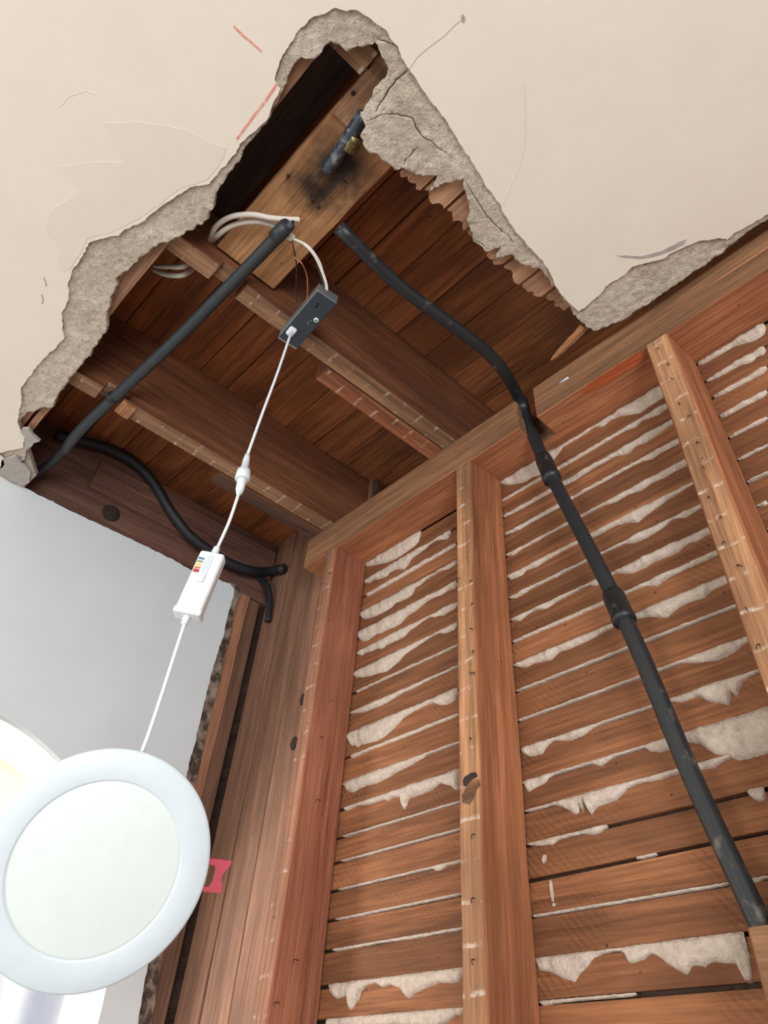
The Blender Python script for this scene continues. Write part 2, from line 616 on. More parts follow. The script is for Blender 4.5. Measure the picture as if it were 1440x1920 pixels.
BROWN = [(34, 792), (52, 774), (81, 766), (99, 764), (101, 752), (110, 738), (119, 726), (143, 697), (170, 664), (200, 616), (201, 585), (214, 547), (220, 525), (235, 506), (258, 489),
         (280, 470), (300, 458), (322, 450), (350, 434), (380, 421), (393, 402), (402, 388), (407, 360), (418, 343), (426, 328), (450, 305), (455, 284), (481, 250), (503, 226), (515, 200), (529, 168),
         (538, 150), (543, 136), (553, 120), (565, 108), (580, 110), (595, 102), (607, 90), (620, 84), (636, 84), (650, 93), (666, 92), (685, 84), (704, 78), (712, 92), (722, 112), (726, 128), (719, 148),
         (705, 170), (690, 196), (672, 217), (685, 235), (680, 255), (685, 276), (710, 296), (728, 308), (740, 321), (757, 315), (775, 325), (800, 330), (822, 330), (806, 360), (832, 344),
         (871, 334), (868, 352), (882, 380), (876, 414), (890, 450), (912, 472), (940, 462), (930, 485), (958, 478), (985, 500), (1010, 505), (1030, 522), (1040, 540), (1060, 566), (1080, 592), (1098, 613), (1120, 620), (1145, 610),
         (1170, 599), (1200, 578), (1250, 545), (1310, 506), (1340, 482), (1372, 458), (1405, 434), (1440, 411)]
sk = ceil_px(SKIM, Z_SKIM)
br = ceil_px(BROWN, Z_BROWN)
tailR = [(.5, .655), (1.6, .655), (1.6, .80), (-1.46, .80)]
sk_hole = rough(sk, .004, .0022, 1, closed=False) + [sk[-1]] + tailR + [(-1.46, sk[0][1] - .02)]
br_hole = rough(br, .004, .0042, 5, closed=False) + [br[-1], (.5, .668), (1.6, .668), (1.6, .80), (-1.46, .80), (-1.46, .14), (-1.36, .145)]
OUT = [(X_WALL, -3.2), (2.6, -3.2), (2.6, .699), (X_WALL, .699)]
up = lambda zb: (lambda x, y, d: Vector((x, y, zb + d)))
ceiling = sheet('ceiling', OUT, [sk_hole], 0, .003, M['skim'], to3=up(Z_SKIM), kind='structure', label='smooth warm white plaster ceiling with a jagged broken hole')


def near_hole(p):
    if inside(p, sk_hole): return True
    return any((p[0] - x) ** 2 + (p[1] - y) ** 2 < .0004 for (x, y) in sk_hole[::4])


ring = [(X_WALL, -.06), (.25, -.06), (.25, .698), (X_WALL, .698)]


def crack(px, wid, seed):
    c = rough(ceil_px(px, Z_BROWN), .006, .003, seed, closed=False) + [ceil_px(px, Z_BROWN)[-1]]
    L, Rr = [], []
    for i, p in enumerate(c):
        a, b = Vector(c[max(i - 1, 0)]), Vector(c[min(i + 1, len(c) - 1)])
        t = (b - a).normalized()
        nn = Vector((-t.y, t.x)) * wid * (.35 + .65 * math.sin(math.pi * (i + .3) / (len(c) + .0)))
        L.append(tuple(Vector(p) + nn))
        Rr.append(tuple(Vector(p) - nn))
    return L + Rr[::-1]


cracks = [crack(c, wd, i + 11) for i, (c, wd) in enumerate([
    ([(708, 79), (722, 77), (737, 82), (748, 90)], .0007), ([(768, 128), (750, 143), (730, 168), (708, 203), (704, 212)], .0010),
    ([(686, 228), (698, 224), (705, 223), (716, 215), (745, 213), (772, 222), (784, 246), (800, 262), (840, 290)], .0008),
    ([(756, 312), (762, 300), (778, 286), (784, 276)], .0006), ([(1085, 590), (1091, 583), (1098, 578)], .0006),
    ([(888, 450), (920, 470)], .0006), ([(874, 340), (890, 372), (930, 425), (965, 455)], .0007)])]
brown = sheet('brown_coat', ring, [br_hole] + cracks, 0, .011, M['brown'], parent=ceiling, grid=.0042, disp=.0013, to3=up(Z_BROWN + .0006), seed=3, smooth=True, region=near_hole,
              label='rough grey-brown base coat exposed around the hole')


# flat marks and layers on the ceiling skim
def patch(name, px, mat, th=.0004, amp=.0012, seed=2, parent=None, z=Z_SKIM, **k):
    pl = rough(ceil_px(px, z), .006, amp, seed)
    return sheet(name, pl, [], 0, th, mat, parent=parent or ceiling, to3=lambda x, y, d: Vector((x, y, z - th + d)), **k)


patch('peeled_paint_patch', [(193, 230), (262, 228), (350, 242), (395, 268), (425, 276), (418, 298), (400, 325), (385, 338), (340, 352), (300, 382), (258, 412), (216, 433), (166, 446),
                             (148, 480), (130, 505), (118, 508), (108, 490), (117, 464), (86, 430), (95, 395), (150, 358), (113, 312), (160, 304), (231, 303)], M['patch'], label='faint darker layer of old paint')
patch('torn_paint_flake', [(1157, 478), (1200, 480), (1240, 470), (1286, 448), (1282, 458), (1245, 475), (1210, 484), (1170, 482)], M['greybit'], th=.0008, label='grey torn flake of paint')


def strip(name, px, wid, mat, z, parent, th=.0003, **k):
    c = ceil_px(px, z)
    L, Rr = [], []
    for i, p in enumerate(c):
        a, b = Vector(c[max(i - 1, 0)]), Vector(c[min(i + 1, len(c) - 1)])
        t = (b - a).normalized()
        nn = Vector((-t.y, t.x)) * wid / 2
        L.append(tuple(Vector(p) + nn))
        Rr.append(tuple(Vector(p) - nn))
    return sheet(name, L + Rr[::-1], [], 0, th, mat, parent=parent, to3=lambda x, y, d: Vector((x, y, z - th + d)), **k)


strip('pencil_mark', [(438, 49), (455, 66), (472, 80), (491, 97)], .0028, M['pencil'], Z_SKIM, ceiling, label='short red pencil line')
strip('pencil_mark', [(519, 158), (500, 186), (478, 215), (460, 239), (444, 261)], .0034, M['pencil'], Z_SKIM, ceiling, label='longer red pencil line')
strip('hairline_crack', [(767, 130), (782, 108), (800, 92), (830, 70), (850, 50), (868, 34)], .0007, M['greybit'], Z_SKIM, ceiling)
strip('paint_chip', [(866, 28), (870, 36), (867, 42)], .004, M['greybit'], Z_SKIM, ceiling)
strip('paint_chip', [(82, 520), (87, 532), (86, 537)], .0022, M['greybit'], Z_SKIM, ceiling)
strip('paint_chip', [(78, 552), (81, 561), (79, 570)], .0022, M['greybit'], Z_SKIM, ceiling)
strip('paint_ridge', [(983, 155), (985, 230), (985, 270), (975, 310), (955, 355), (942, 385)], .0012, M['patch'], Z_SKIM, ceiling)
strip('paint_ridge', [(112, 200), (130, 180), (160, 170), (180, 177)], .0016, M['skim'], Z_SKIM, ceiling)

# torn grey plaster pieces hanging in the left corner of the hole
patch('torn_plaster', [(44, 800), (56, 800), (64, 812), (76, 823), (64, 830), (52, 842), (49, 857), (38, 862), (30, 852), (6, 858), (2, 880), (20, 897), (44, 907), (56, 900), (59, 882), (50, 870),
                       (42, 864), (44, 856), (46, 838), (48, 815), (40, 806)], M['greybit'], th=.006, amp=.003, z=Z_SKIM + .003, label='crumbling grey lump of plaster in the corner')
patch('torn_plaster', [(0, 852), (6, 858), (10, 868), (4, 876), (-30, 880), (-30, 850)], M['skim'], th=.003, amp=.002, z=Z_SKIM, label='white painted scrap in the corner')

# ceiling laths, nailed across the joists; the near ends are broken off along the hole
ys = [(.163, .200), (.206, .243), (.2475, .286), (.290, .331), (.337, .378), (.384, .421), (.427, .463), (.469, .509), (.514, .552), (.558, .600), (.606, .640)]
ends = [-.25, -.30, -.334, -.331, -.328, -.326, -.333, -.331, -.327, -.314, -.302]
for (a, b), e in zip(ys, ends):
    V = []
    n = 7
    for i in range(n + 1):
        yy = a + (b - a) * i / n
        xe = e + random.uniform(-.006, .006)
        V += [(xe, yy, Z_LATH), (xe + random.uniform(-.003, .003), yy, Z_JOIST), (.06, yy, Z_JOIST), (.06, yy, Z_LATH)]
    Fc = []
    for i in range(n):
        for j in range(4):
            Fc.append((i * 4 + j, i * 4 + (j + 1) % 4, i * 4 + 4 + (j + 1) % 4, i * 4 + 4 + j))
    Fc += [(0, 1, 2, 3), tuple(n * 4 + j for j in range(4))]
    mk('lath', V, Fc, M['ceiling_lath'], ceiling)
for (a, b, x0, x1) in [(.028, .066, X_WALL, -.22), (-.015, .023, X_WALL, -.1), (-.058, -.020, X_WALL, 0), (.072, .085, X_WALL, -1.13)]:
    plank('lath', 'x', (x0, a, Z_LATH), (x1, b, Z_JOIST), M['ceiling_lath'], ceiling, n=10, bev=.0008, jit=.001)

# ------------------------------------------------------------------ subfloor planks above the joists
subfloor = empty('subfloor', (-.6, .3, Z_SUB), kind='structure', label='reddish wood planks above the joists')
sy = [-.95, -.80, -.65, -.5, -.40, -.30, -.20, -.10, 0, .11, .20, .29, .361, .435, .527, .61, .69, .80, .92]
for a, b in zip(sy[:-1], sy[1:]):
    plank('plank', 'x', (-1.6, a + .0009, Z_SUB + random.uniform(0, .0015)), (.5, b - .0009, Z_SUB + .02), M['subfloor'], subfloor, n=8, bev=.0015, jit=.0004)

plank('sky_block_layer', 'x', (-1.7, -1.0, Z_SUB + .021), (.6, 1.0, Z_SUB + .04), M['subfloor'], subfloor, n=1, bev=0)  # unseen sheet added to stop sky light leaking through the plank joints
plank('bay_light_stop', 'x', (-1.7, .94, Z_JOIST), (.6, .96, Z_SUB - .001), M['joist'] if 'joist' in M else None, subfloor, n=1, bev=0)  # board added to keep stray light out of the joist bays
plank('bay_light_stop', 'x', (-1.7, -.94, Z_JOIST), (.6, -.92, Z_SUB - .001), M['joist'], subfloor, n=1, bev=0)  # unseen twin at the other end, also added to shut out light

# ------------------------------------------------------------------ joists and blocking
ZT = Z_SUB - .0005


def joist(label, x0, x1, notch=None, y0=-.9, y1=.93, bottom='joist_bottom', name='floor_joist'):
    poly = [(y0, Z_JOIST)]
    if notch:
        a, b, d = notch
        poly += [(a, Z_JOIST), (a + .003, Z_JOIST + d), (b - .004, Z_JOIST + d), (b, Z_JOIST)]
    poly += [(y1, Z_JOIST), (y1, ZT), (y0, ZT)]
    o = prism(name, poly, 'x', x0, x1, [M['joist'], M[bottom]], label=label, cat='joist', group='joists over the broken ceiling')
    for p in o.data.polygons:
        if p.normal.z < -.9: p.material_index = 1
    return o


joist('dark floor joist under the black pipe, nearer the white wall', -1.08, -1.04, (.135, .187, .018))
joist('long floor joist running past the hanging metal box', -.692, -.656, (.148, .200, .018))
joist('short bit of joist at the narrow top end of the hole', -.28, -.243, y1=.122)


def nailer(label, x0, x1, y0, y1, bot):
    return plank('nailing_strip', 'y', (x0, y0, Z_JOIST - .001), (x1, y1, Z_JOIST + .045), [M['joist'], M[bot]], n=8, facemat={'v0': 1}, label=label, cat='lumber', group='nailing strips beside the joists')


nailer('reddish nailing strip beside the long joist', -.733, -.6945, .405, .93, 'sister_bottom')
nailer('charred dark nailing strip beside the joist nearer the white wall', -1.124, -1.0835, .425, .93, 'dark_bottom')
plank('rim_joist', 'y', (-1.48, -.9, Z_JOIST + .002), (-1.442, .93, ZT), M['rim'], n=8, label='dusty brown rim joist above the white wall', cat='joist')
rim_scab = plank('scab_board', 'y', (-1.4415, .262, 1.035), (-1.424, .785, 1.118), M['rim'], n=8, label='dusty board nailed onto the rim joist, behind the cables', cat='lumber')
k = at(208, 962, 'x', -1.441)
lathe('knot', [(.001, -.001), (.021, -.001), (.022, 0), (.020, .0012), (.001, .0015)], k, (1, 0, 0), M['knot'], bpy.data.objects['rim_joist'], sides=20)

# wide flat board that carried the old lamp
mb = plank('mounting_board', 'x', (-.651, .128, 1.000), (-.212, .243, 1.022), M['board'], n=10, bev=.002, jit=.001,
           label='wide light brown flat board with black soot stains', cat='board')
mb_cover = plank('plaster_stained_strip', 'x', (-.352, .1285, .9975), (-.213, .242, .9998), M['ceiling_lath'], mb, n=9, bev=.0004, jit=.0015, label='beige plaster-stained end of the board')
stub = tube('pipe_stub', [at(683, 213, 'z', .99), at(645, 272, 'z', .99), at(612, 320, 'z', .99)], .0105, M['galv'], curve=True, per=5, sides=16,
            label='short mottled grey pipe stub lying against the soot-stained board', cat='pipe')
a, b = at(668, 255, 'z', .989), at(652, 280, 'z', .989)
tube('brass_sleeve', [a, b], .0112, M['brass'], stub, curve=False, sides=16, label='yellow brass sleeve')
tube('nail', [at(632, 328, 'z', .992), at(652, 344, 'z', .998)], .0009, M['nail'], mb, curve=False, sides=6)
for (x, y) in [(690, 125), (662, 175), (541, 330), (587, 375), (597, 388)]:
    p = at(x, y, 'z', .9975)
    lathe('nail_hole', [(.0005, -.001), (.003, -.0008), (.0032, .001)], p, (0, 0, -1), M['knot'], mb, sides=8)
plank('shade_board', 'x', (-.651, .0, 1.085), (-.285, .1275, 1.103), M['darkened'], n=6, label='dark board standing in for the shade deep in the narrow end of the hole', cat='board')  # dark board added to paint in the shade of the cavity

# ------------------------------------------------------------------ stud wall: plates and studs
NX0, NX1, NY = -.503, -.461, .758


def plate(label, z0, z1, nx):
    poly = [(-1.134, Y_STUD), (NX0 + nx, Y_STUD), (NX0, NY), (NX1 - .002, NY), (NX1, Y_STUD), (.95, Y_STUD), (.95, Y_LATH + .001), (-1.134, Y_LATH + .001)]
    o = prism('top_plate', poly, 'z', z0, z1, [M['plate_front'], M['plate_under']], bev=.002, label=label, cat='plate', group='doubled top plates')
    for p in o.data.polygons:
        if p.normal.z < -.9: p.material_index = 1
    return o


lower_plate = plate('lower top plate with clean orange underside on the stud tops', Z_PLATE, .9275, .004)
plate('grimy upper top plate, notched around the bent pipe, carrying the joists', .9285, .9668, 0)
pl = [at(a, b, 'z', Z_PLATE) for (a, b) in [(1090, 737), (1104, 718), (1128, 704), (1152, 688), (1180, 671), (1203, 661), (1211, 668), (1196, 684), (1176, 694), (1160, 706), (1138, 718), (1118, 728), (1102, 738)]]
sheet('resin_stain', rough([(p.x, p.y) for p in pl], .005, .002, 33), [], 0, .0006, M['redstain'], parent=lower_plate, to3=lambda x, y, d: Vector((x, y, Z_PLATE - .0006 + d)), label='torn orange-red streak in the wood')
tube('nail', [at(1050, 718, 'y', .6995), at(1066, 708, 'y', .697)], .0022, M['plastic2'], lower_plate, curve=False, sides=6, label='white paint drip')


def stud(label, x0, x1, front, side, y0=Y_STUD, y1=Y_LATH - .0005, z0=-1.46, z1=Z_PLATE - .0006, n=22, nails=(), nm='wall_stud', cat='stud', group='studs of the open wall'):
    o = plank(nm, 'z', (x0, y0, z0), (x1, y1, z1), [M[side], M[front]], n=n, bev=.0022, jit=.0007, facemat={'v0': 1}, label=label, cat=cat, group=group)
    for (px, py) in nails:
        p = at(px, py, 'y', y0)
        dx = random.uniform(-.004, .006)
        tube('nail', [p + Vector((0, .004, 0)), p + Vector((0, -.004, 0)), p + Vector((dx * .6, -.005, -.002)), p + Vector((dx, -.0045, -.005))], .0006, M['nail'], o, sides=5, per=3)
    return o


left_stud = stud('rough red-brown wall stud nearest the corner boards', -1.051, -1.0155, 'stud_left_front', 'stud_left',
                 nails=[(604, 1382), (598, 1500), (556, 1800), (520, 1880), (607, 1095), (620, 1075)])
mid_stud = stud('middle wall stud with a dark knot, between the two lath bays', -.6565, -.6185, 'stud_front', 'stud_side',
                nails=[(862, 1085), (885, 1090), (888, 1133), (885, 1180), (890, 1222), (884, 1262), (890, 1262), (885, 1385), (891, 1565), (890, 1685), (890, 1800)])
right_stud = stud('pale lath-marked wall stud on the right, beyond the leaning pipe', -.2395, -.2005, 'stud_front', 'stud_side',
                  nails=[(1235, 655), (1253, 685), (1261, 712), (1276, 758), (1292, 783), (1308, 832), (1320, 877), (1330, 933), (1353, 970), (1360, 1018), (1385, 1062), (1400, 1142), (1425, 1210)])
stud('wall stud outside the photo, past its right edge', .172, .21, 'stud_front', 'stud_side', n=8)
# knot on the middle stud
def flat_mark(name, px, yv, mat, parent, th=.0008, amp=.0015, seed=3, **k):
    pl = [at(a, b, 'y', yv) for (a, b) in px]
    return sheet(name, rough([(p.x, p.z) for p in pl], .003, amp, seed), [], 0, th, mat, parent=parent, to3=lambda x, z, d: Vector((x, yv - th + d, z)), **k)


flat_mark('knot', [(868, 1464), (872, 1456), (884, 1448), (893, 1449), (896, 1456), (884, 1462), (876, 1474), (870, 1474)], Y_STUD, M['knot'], mid_stud, label='dark chewed knot')
flat_mark('knot', [(866, 1492), (876, 1474), (886, 1464), (898, 1460), (901, 1472), (893, 1484), (890, 1497), (880, 1508), (868, 1506)], Y_STUD, M['plate_front'], mid_stud)
flat_mark('plaster_drip', [(619, 1542), (622, 1530), (624, 1545), (623, 1556), (620, 1566), (616, 1562)], Y_LATH - .02, M['key'], left_stud, amp=.0006) if False else None
stud('rough cut-off block standing below the leaning pipe', -.318, -.2405, 'plate_front', 'stud_side', y0=.695, y1=.742, z0=-.35, z1=.137, n=6, nm='wood_block', cat='lumber', group=None)
plank('sole_plate', 'x', (-1.134, Y_STUD, -1.5), (.95, Y_LATH, -1.461), M['stud_side'], n=6, label='sole plate on the floor under the studs', cat='plate')

# ------------------------------------------------------------------ lath wall behind the studs, with plaster keys
GZ = [.888, .8435, .805, .7635, .718, .674, .6325, .591, .5525, .513, .472, .428, .387, .3435, .308, .269, .2305, .193, .1515, .1135]
while GZ[-1] > -.4: GZ.append(GZ[-1] - .0395)
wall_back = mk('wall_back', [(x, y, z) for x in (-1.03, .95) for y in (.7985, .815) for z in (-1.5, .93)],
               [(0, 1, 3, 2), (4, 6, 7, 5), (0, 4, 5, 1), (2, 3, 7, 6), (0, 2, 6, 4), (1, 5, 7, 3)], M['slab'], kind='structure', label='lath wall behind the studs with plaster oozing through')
for i in range(len(GZ) - 1):
    g = .0048
    plank('lath', 'x', (-1.03, Y_LATH + random.uniform(0, .0012), GZ[i + 1] + g * .2), (.95, Y_LATH + .0085, GZ[i] - g * .8), M['lath'], wall_back, n=9, bev=0, jit=.0005)

# plaster keys traced along each joint; (joint number, lower edge) in zoom frames: bay 1 A/B, bay 2 and 3 C/D
fr = {'A': (560, 1000, 4.235), 'B': (520, 1240, 2.571), 'C': (880, 600, 2.571), 'D': (880, 1240, 2.571)}
KEYS = [
    (0, 'A', '540,262 600,250 680,235 760,205 840,155 900,110 945,70 965,20'), (1, 'A', '525,392 560,390 590,365 610,368 660,352 700,335 715,310 770,285 830,285 865,250 880,215 910,185 960,150 1000,120 1050,70 1100,50 1180,45 1205,5'),
    (2, 'A', '530,506 700,412 900,298 1100,180 1245,96'),
    (3, 'A', '490,672 520,680 560,670 600,660 640,640 680,620 730,590 765,550 800,540 860,515 900,480 920,430 960,410 1000,370 1060,320 1130,290 1180,285 1255,240'),
    (4, 'A', '480,845 500,860 540,850 580,820 610,795 640,795 700,760 760,740 800,715 860,650 920,615 960,580 1020,530 1080,500 1120,490 1180,450 1255,425'),
    (5, 'A', '465,965 500,970 520,950 570,940 620,915 660,918 700,885 780,850 840,820 880,770 930,740 980,700 1030,660 1080,665 1150,650 1200,615 1255,592'),
    (6, 'A', '450,1145 500,1145 560,1135 620,1115 690,1100 740,1060 790,1020 840,960 900,920 960,880 1030,830 1090,785 1150,795 1200,780 1255,750'),
    (7, 'A', '450,1270 700,1140 900,1050 1100,955 1255,886'),
    (8, 'A', '425,1428 520,1420 560,1400 640,1370 700,1340 760,1300 830,1260 900,1230 960,1200 1050,1150 1130,1110 1260,1055'),
    (9, 'B', '345,390 355,410 370,405 385,422 400,405 430,400 470,390 510,370 550,335 580,305 605,275 650,245 700,220 745,200 780,212 820,210 870,180'),
    (10, 'B', '350,471 450,425 560,385 650,352 760,305 870,264'),
    (11, 'B', '322,600 330,625 360,632 380,620 420,600 470,590 530,560 580,530 640,500 700,465 740,430 800,415 880,390'),
    (12, 'B', '318,725 340,715 380,695 440,690 480,675 510,665 530,675 550,655 590,650 598,715 612,712 630,660 690,640 740,620 780,585 830,600 880,640'),
    (13, 'B', '312,840 400,812 410,818 470,785 600,755 720,718 800,695 885,672'), (14, 'B', '303,963 410,932 430,935 470,920 600,885 750,842 885,810'),
    (15, 'B', '290,1103 350,1085 420,1065 500,1040 600,1020 680,1000 740,995 760,1012 790,1005 820,985 885,970'), (16, 'B', '276,1248 370,1232 450,1214 600,1182 750,1152 885,1126'),
    (17, 'B', '262,1400 340,1388 500,1355 640,1340 760,1315 890,1296'),
    (18, 'B', '240,1570 250,1600 280,1630 310,1620 330,1610 338,1688 360,1675 380,1665 382,1630 400,1590 430,1560 470,1550 500,1575 540,1560 590,1580 605,1610 630,1630 660,1600 720,1575 780,1550 830,1555 895,1545'),
    (19, 'B', '230,1775 330,1760 450,1765 560,1752 640,1762 700,1770 760,1765 830,1735 860,1705 895,1712'),
    (0, 'C', '150,795 180,795 230,790 270,780 300,760 350,745 390,690 430,640 450,610 500,580 560,545 600,510 640,515 680,480 720,465 780,455 820,450 860,420 920,380'),
    (1, 'C', '155,876 300,795 500,680 700,560 760,528 800,516 830,485 870,470 910,455 945,430'),
    (2, 'C', '160,952 250,908 380,834 500,774 600,709 700,654 760,644 800,604 850,588 900,553 965,504'),
    (3, 'C', '168,1038 240,1008 300,973 420,908 500,858 600,803 700,749 780,704 830,680 880,669 920,638 1000,598'),
    (4, 'C', '172,1138 210,1130 250,1100 330,1060 370,1030 470,970 550,935 600,910 640,892 700,877 760,842 830,818 880,783 940,758 980,733 1040,703'),
    (5, 'C', '175,1240 200,1250 250,1230 270,1205 320,1190 380,1150 440,1115 550,1060 620,1035 700,990 760,975 810,975 850,940 900,905 960,860 1010,830 1065,795'),
    (6, 'C', '190,1342 220,1340 260,1320 290,1295 350,1265 420,1235 500,1180 600,1130 680,1105 740,1075 790,1075 850,1050 930,1000 980,955 1040,950 1110,905'),
    (7, 'C', '195,1450 240,1450 270,1425 300,1400 370,1390 420,1355 500,1310 570,1275 610,1280 690,1220 780,1220 850,1190 880,1165 950,1140 1000,1120 1050,1075 1100,1060 1150,1030'),
    (8, 'C', '210,1553 300,1517 450,1454 600,1389 700,1344 760,1314 850,1279 900,1282 960,1239 1050,1194 1120,1164 1190,1134'),
    (9, 'C', '218,1672 270,1675 310,1655 390,1640 430,1600 480,1585 570,1545 700,1475 800,1440 860,1430 950,1435 1000,1390 1060,1360 1130,1340 1170,1300 1230,1275'),
    (10, 'C', '233,1786 330,1740 420,1700 560,1650 700,1592 840,1552 920,1518 1010,1484 1080,1449 1180,1414 1275,1388'),
    (11, 'C', '240,1925 500,1818 760,1720 900,1690 1000,1652 1100,1652 1200,1640 1280,1600 1330,1555'),
    (12, 'D', '245,440 290,460 350,445 360,420 400,380 430,380 480,382 540,360 600,315 700,270 780,240 880,205 970,190 1010,200 1060,180 1100,165 1150,195 1200,200 1250,210 1280,180 1260,140 1310,110 1340,75 1380,55'),
    (13, 'D', '262,600 280,635 310,615 360,590 390,550 450,515 500,510 550,490 600,495 630,510 680,470 720,430 790,410 840,410 870,435 920,440 980,420 1050,390 1110,400 1180,450 1240,460 1290,475 1340,470 1440,440'),
    (14, 'D', '272,725 330,705 400,690 440,700 470,715 510,740 525,720 530,680 542,645 550,740 580,745 610,700 660,685 710,665 760,610 830,580 870,578 930,565 1000,540 1100,520 1170,515 1220,480 1260,470'),
    (15, 'D', '290,885 330,890 400,885 430,860 480,845 530,830 600,838 640,820 660,795'), (15, 'D', '1340,640 1360,665 1390,675 1440,678'),
    (16, 'D', '800,944 860,937 900,928'), (17, 'D', '310,1235 420,1212 520,1180 700,1152 900,1114 1050,1088 1250,1060'), (17, 'D', '1345,1040 1370,1075 1400,1060 1440,1030'),
    (18, 'D', '318,1460 340,1495 380,1500 440,1530 505,1555 530,1510 570,1470 600,1430 650,1410 700,1395 740,1400 770,1465 840,1440 870,1410 900,1420 960,1470 1020,1505 1055,1520 1070,1470 1100,1470 1130,1480 1170,1450 1220,1460 1290,1460 1320,1420 1330,1380'),
    (19, 'D', '335,1645 345,1665 400,1650 480,1640 560,1620 700,1604 800,1594'), (18, 'D', '1300,1530 1330,1550 1380,1540'),
    (0, 'C', '1105,222 1200,170 1270,128 1320,112 1370,100 1440,55'), (1, 'C', '1145,300 1230,258 1300,218 1360,202 1390,172 1440,165'), (2, 'C', '1180,375 1300,314 1440,240'),
    (3, 'C', '1210,474 1300,425 1440,355'), (4, 'C', '1255,567 1320,534 1440,478'), (5, 'C', '1290,667 1320,668 1360,640 1440,602'), (6, 'C', '1335,777 1400,748 1440,732'), (7, 'C', '1375,892 1410,895 1440,888')]


def key(gap, pts, seed):
    zt = GZ[gap] + .0006
    P = []
    for (a, b) in pts:
        p = at(a, b, 'y', Y_LATH - .002)
        P.append((p.x, p.z))
    P.sort()
    for xs in (-.6555, -.2385):                     # run on to the stud on the right
        if xs - .06 < P[-1][0] < xs and P[-1][0] < xs and not (gap in (15, 16) and P[-1][0] < -.4 and xs > -.3):
            P.append((xs, P[-1][1]))
    for xs in (-1.0165, -.6195):
        if xs < P[0][0] < xs + .01: P.insert(0, (xs, P[0][1]))
    run = abs(P[-1][0] + .6555) < 1e-4 or abs(P[-1][0] + .2385) < 1e-4
    x0, x1 = P[0][0], P[-1][0]
    n = max(8, int((x1 - x0) / .0035))
    m = 6
    V, Fc = [], []
    for i in range(n + 1):
        x = x0 + (x1 - x0) * i / n
        for j in range(len(P) - 1):
            if P[j][0] <= x <= P[j + 1][0] + 1e-9:
                t = (x - P[j][0]) / max(1e-6, P[j + 1][0] - P[j][0])
                zl = P[j][1] * (1 - t) + P[j + 1][1] * t
                break
        d = max(.0028, zt - zl + .0006 * noise.noise(Vector((x * 300, gap, seed))))
        endf = min(1, (i + .4) / 2.5, 1 if run else (n - i + .25) / 2.5)
        th = (min(.0085, .0024 + d * .32)) * (.8 + .5 * noise.fractal(Vector((x * 45, gap * 3.1, seed)), .6, 2, 3)) * endf ** .5
        zj = zt + .0005 * noise.noise(Vector((x * 220, gap + 9, seed)))
        for j in range(m + 1):
            s = j / m
            z = zj - d * (s if s < 1 else 1) * (endf ** .3)
            bul = math.sin(math.pi * min(1, .12 + s * .88)) ** .55 if s < 1 else 0
            nn = .0012 * noise.fractal(Vector((x * 130, z * 130, seed)), .6, 2.1, 3)
            V.append((x, Y_LATH + .0016 - (th * bul + (nn if 0 < s < 1 else 0)) - (.0012 if 0 <= s < 1 else 0), z))
    w_ = m + 1
    for i in range(n):
        for j in range(m):
            Fc.append((i * w_ + j, i * w_ + j + 1, (i + 1) * w_ + j + 1, (i + 1) * w_ + j))
    b0 = len(V)
    for i in range(n + 1):
        V.append((V[i * w_][0], Y_LATH + .004, V[i * w_][2]))
        V.append((V[i * w_ + m][0], Y_LATH + .004, V[i * w_ + m][2]))
    for i in range(n):
        Fc.append((i * w_, (i + 1) * w_, b0 + 2 * i + 2, b0 + 2 * i))
        Fc.append((i * w_ + m, (i + 1) * w_ + m, b0 + 2 * i + 3, b0 + 2 * i + 1))
    return mk('plaster_key', V, Fc, M['key'], wall_back, smooth=True)


for i, (g, f, s) in enumerate(KEYS):
    ox, oy, sc = fr[f]
    key(g, [(ox + float(a) / sc, oy + float(b) / sc) for a, b in (t.split(',') for t in s.split())], i)
for px in ([(1017, 1612), (1021, 1602), (1026, 1604), (1025, 1615), (1020, 1620)], [(1031, 1652), (1035, 1650), (1038, 1668), (1040, 1692), (1036, 1690), (1032, 1670)], [(1037, 1694), (1043, 1694), (1042, 1700), (1038, 1700)]):
    flat_mark('plaster_splash', px, Y_LATH - .0002, M['key'], wall_back, th=.0015, amp=.0006)
# keys out of the photo's view, kept plain
for g in range(8, 26):
    for (x0, x1) in ((-.2, .17),) + (((-1.01, -.66), (-.615, -.24)) if g > 19 else ()):
        pts = []
        for t in range(9):
            x = x0 + (x1 - x0) * t / 8
            pts.append(project((x, Y_LATH - .002, GZ[g] - .004 - .012 * max(0, noise.noise(Vector((x * 9, g, 4)))))))
        key(g, pts, 100 + g)

# ------------------------------------------------------------------ corner planks left of the stud wall
plank('corner_filler', 'z', (-1.50, .801, -1.5), (-1.02, .806, ZT), M['darkened'], wall_back, n=4, bev=0)  # dark backing added so the gaps between planks read as black shade
bx = [-1.428, -1.345, -1.258, -1.172, -1.09, -1.031]
for a, b in zip(bx[:-1], bx[1:]):
    plank('plank', 'z', (a + .0016, .789 + random.uniform(0, .0025), -1.5), (b - .0012, .800, ZT), M['wall_board'], wall_back, n=14, bev=.0015, jit=.0005)
for (px, py, rx, rz) in [(567, 1312, .007, .013), (551, 1394, .010, .014), (300, 1880, .004, .004)]:
    p = at(px, py, 'y', .789)
    pl = rough([(p.x + rx * math.cos(t * .7), p.z + rz * math.sin(t * .7)) for t in range(9)], .002, .002, px)
    if px > 400: sheet('knot_hole', pl, [], 0, .002, M['knot'], parent=wall_back, to3=lambda x, z, d: Vector((x, .7875 + d, z)))

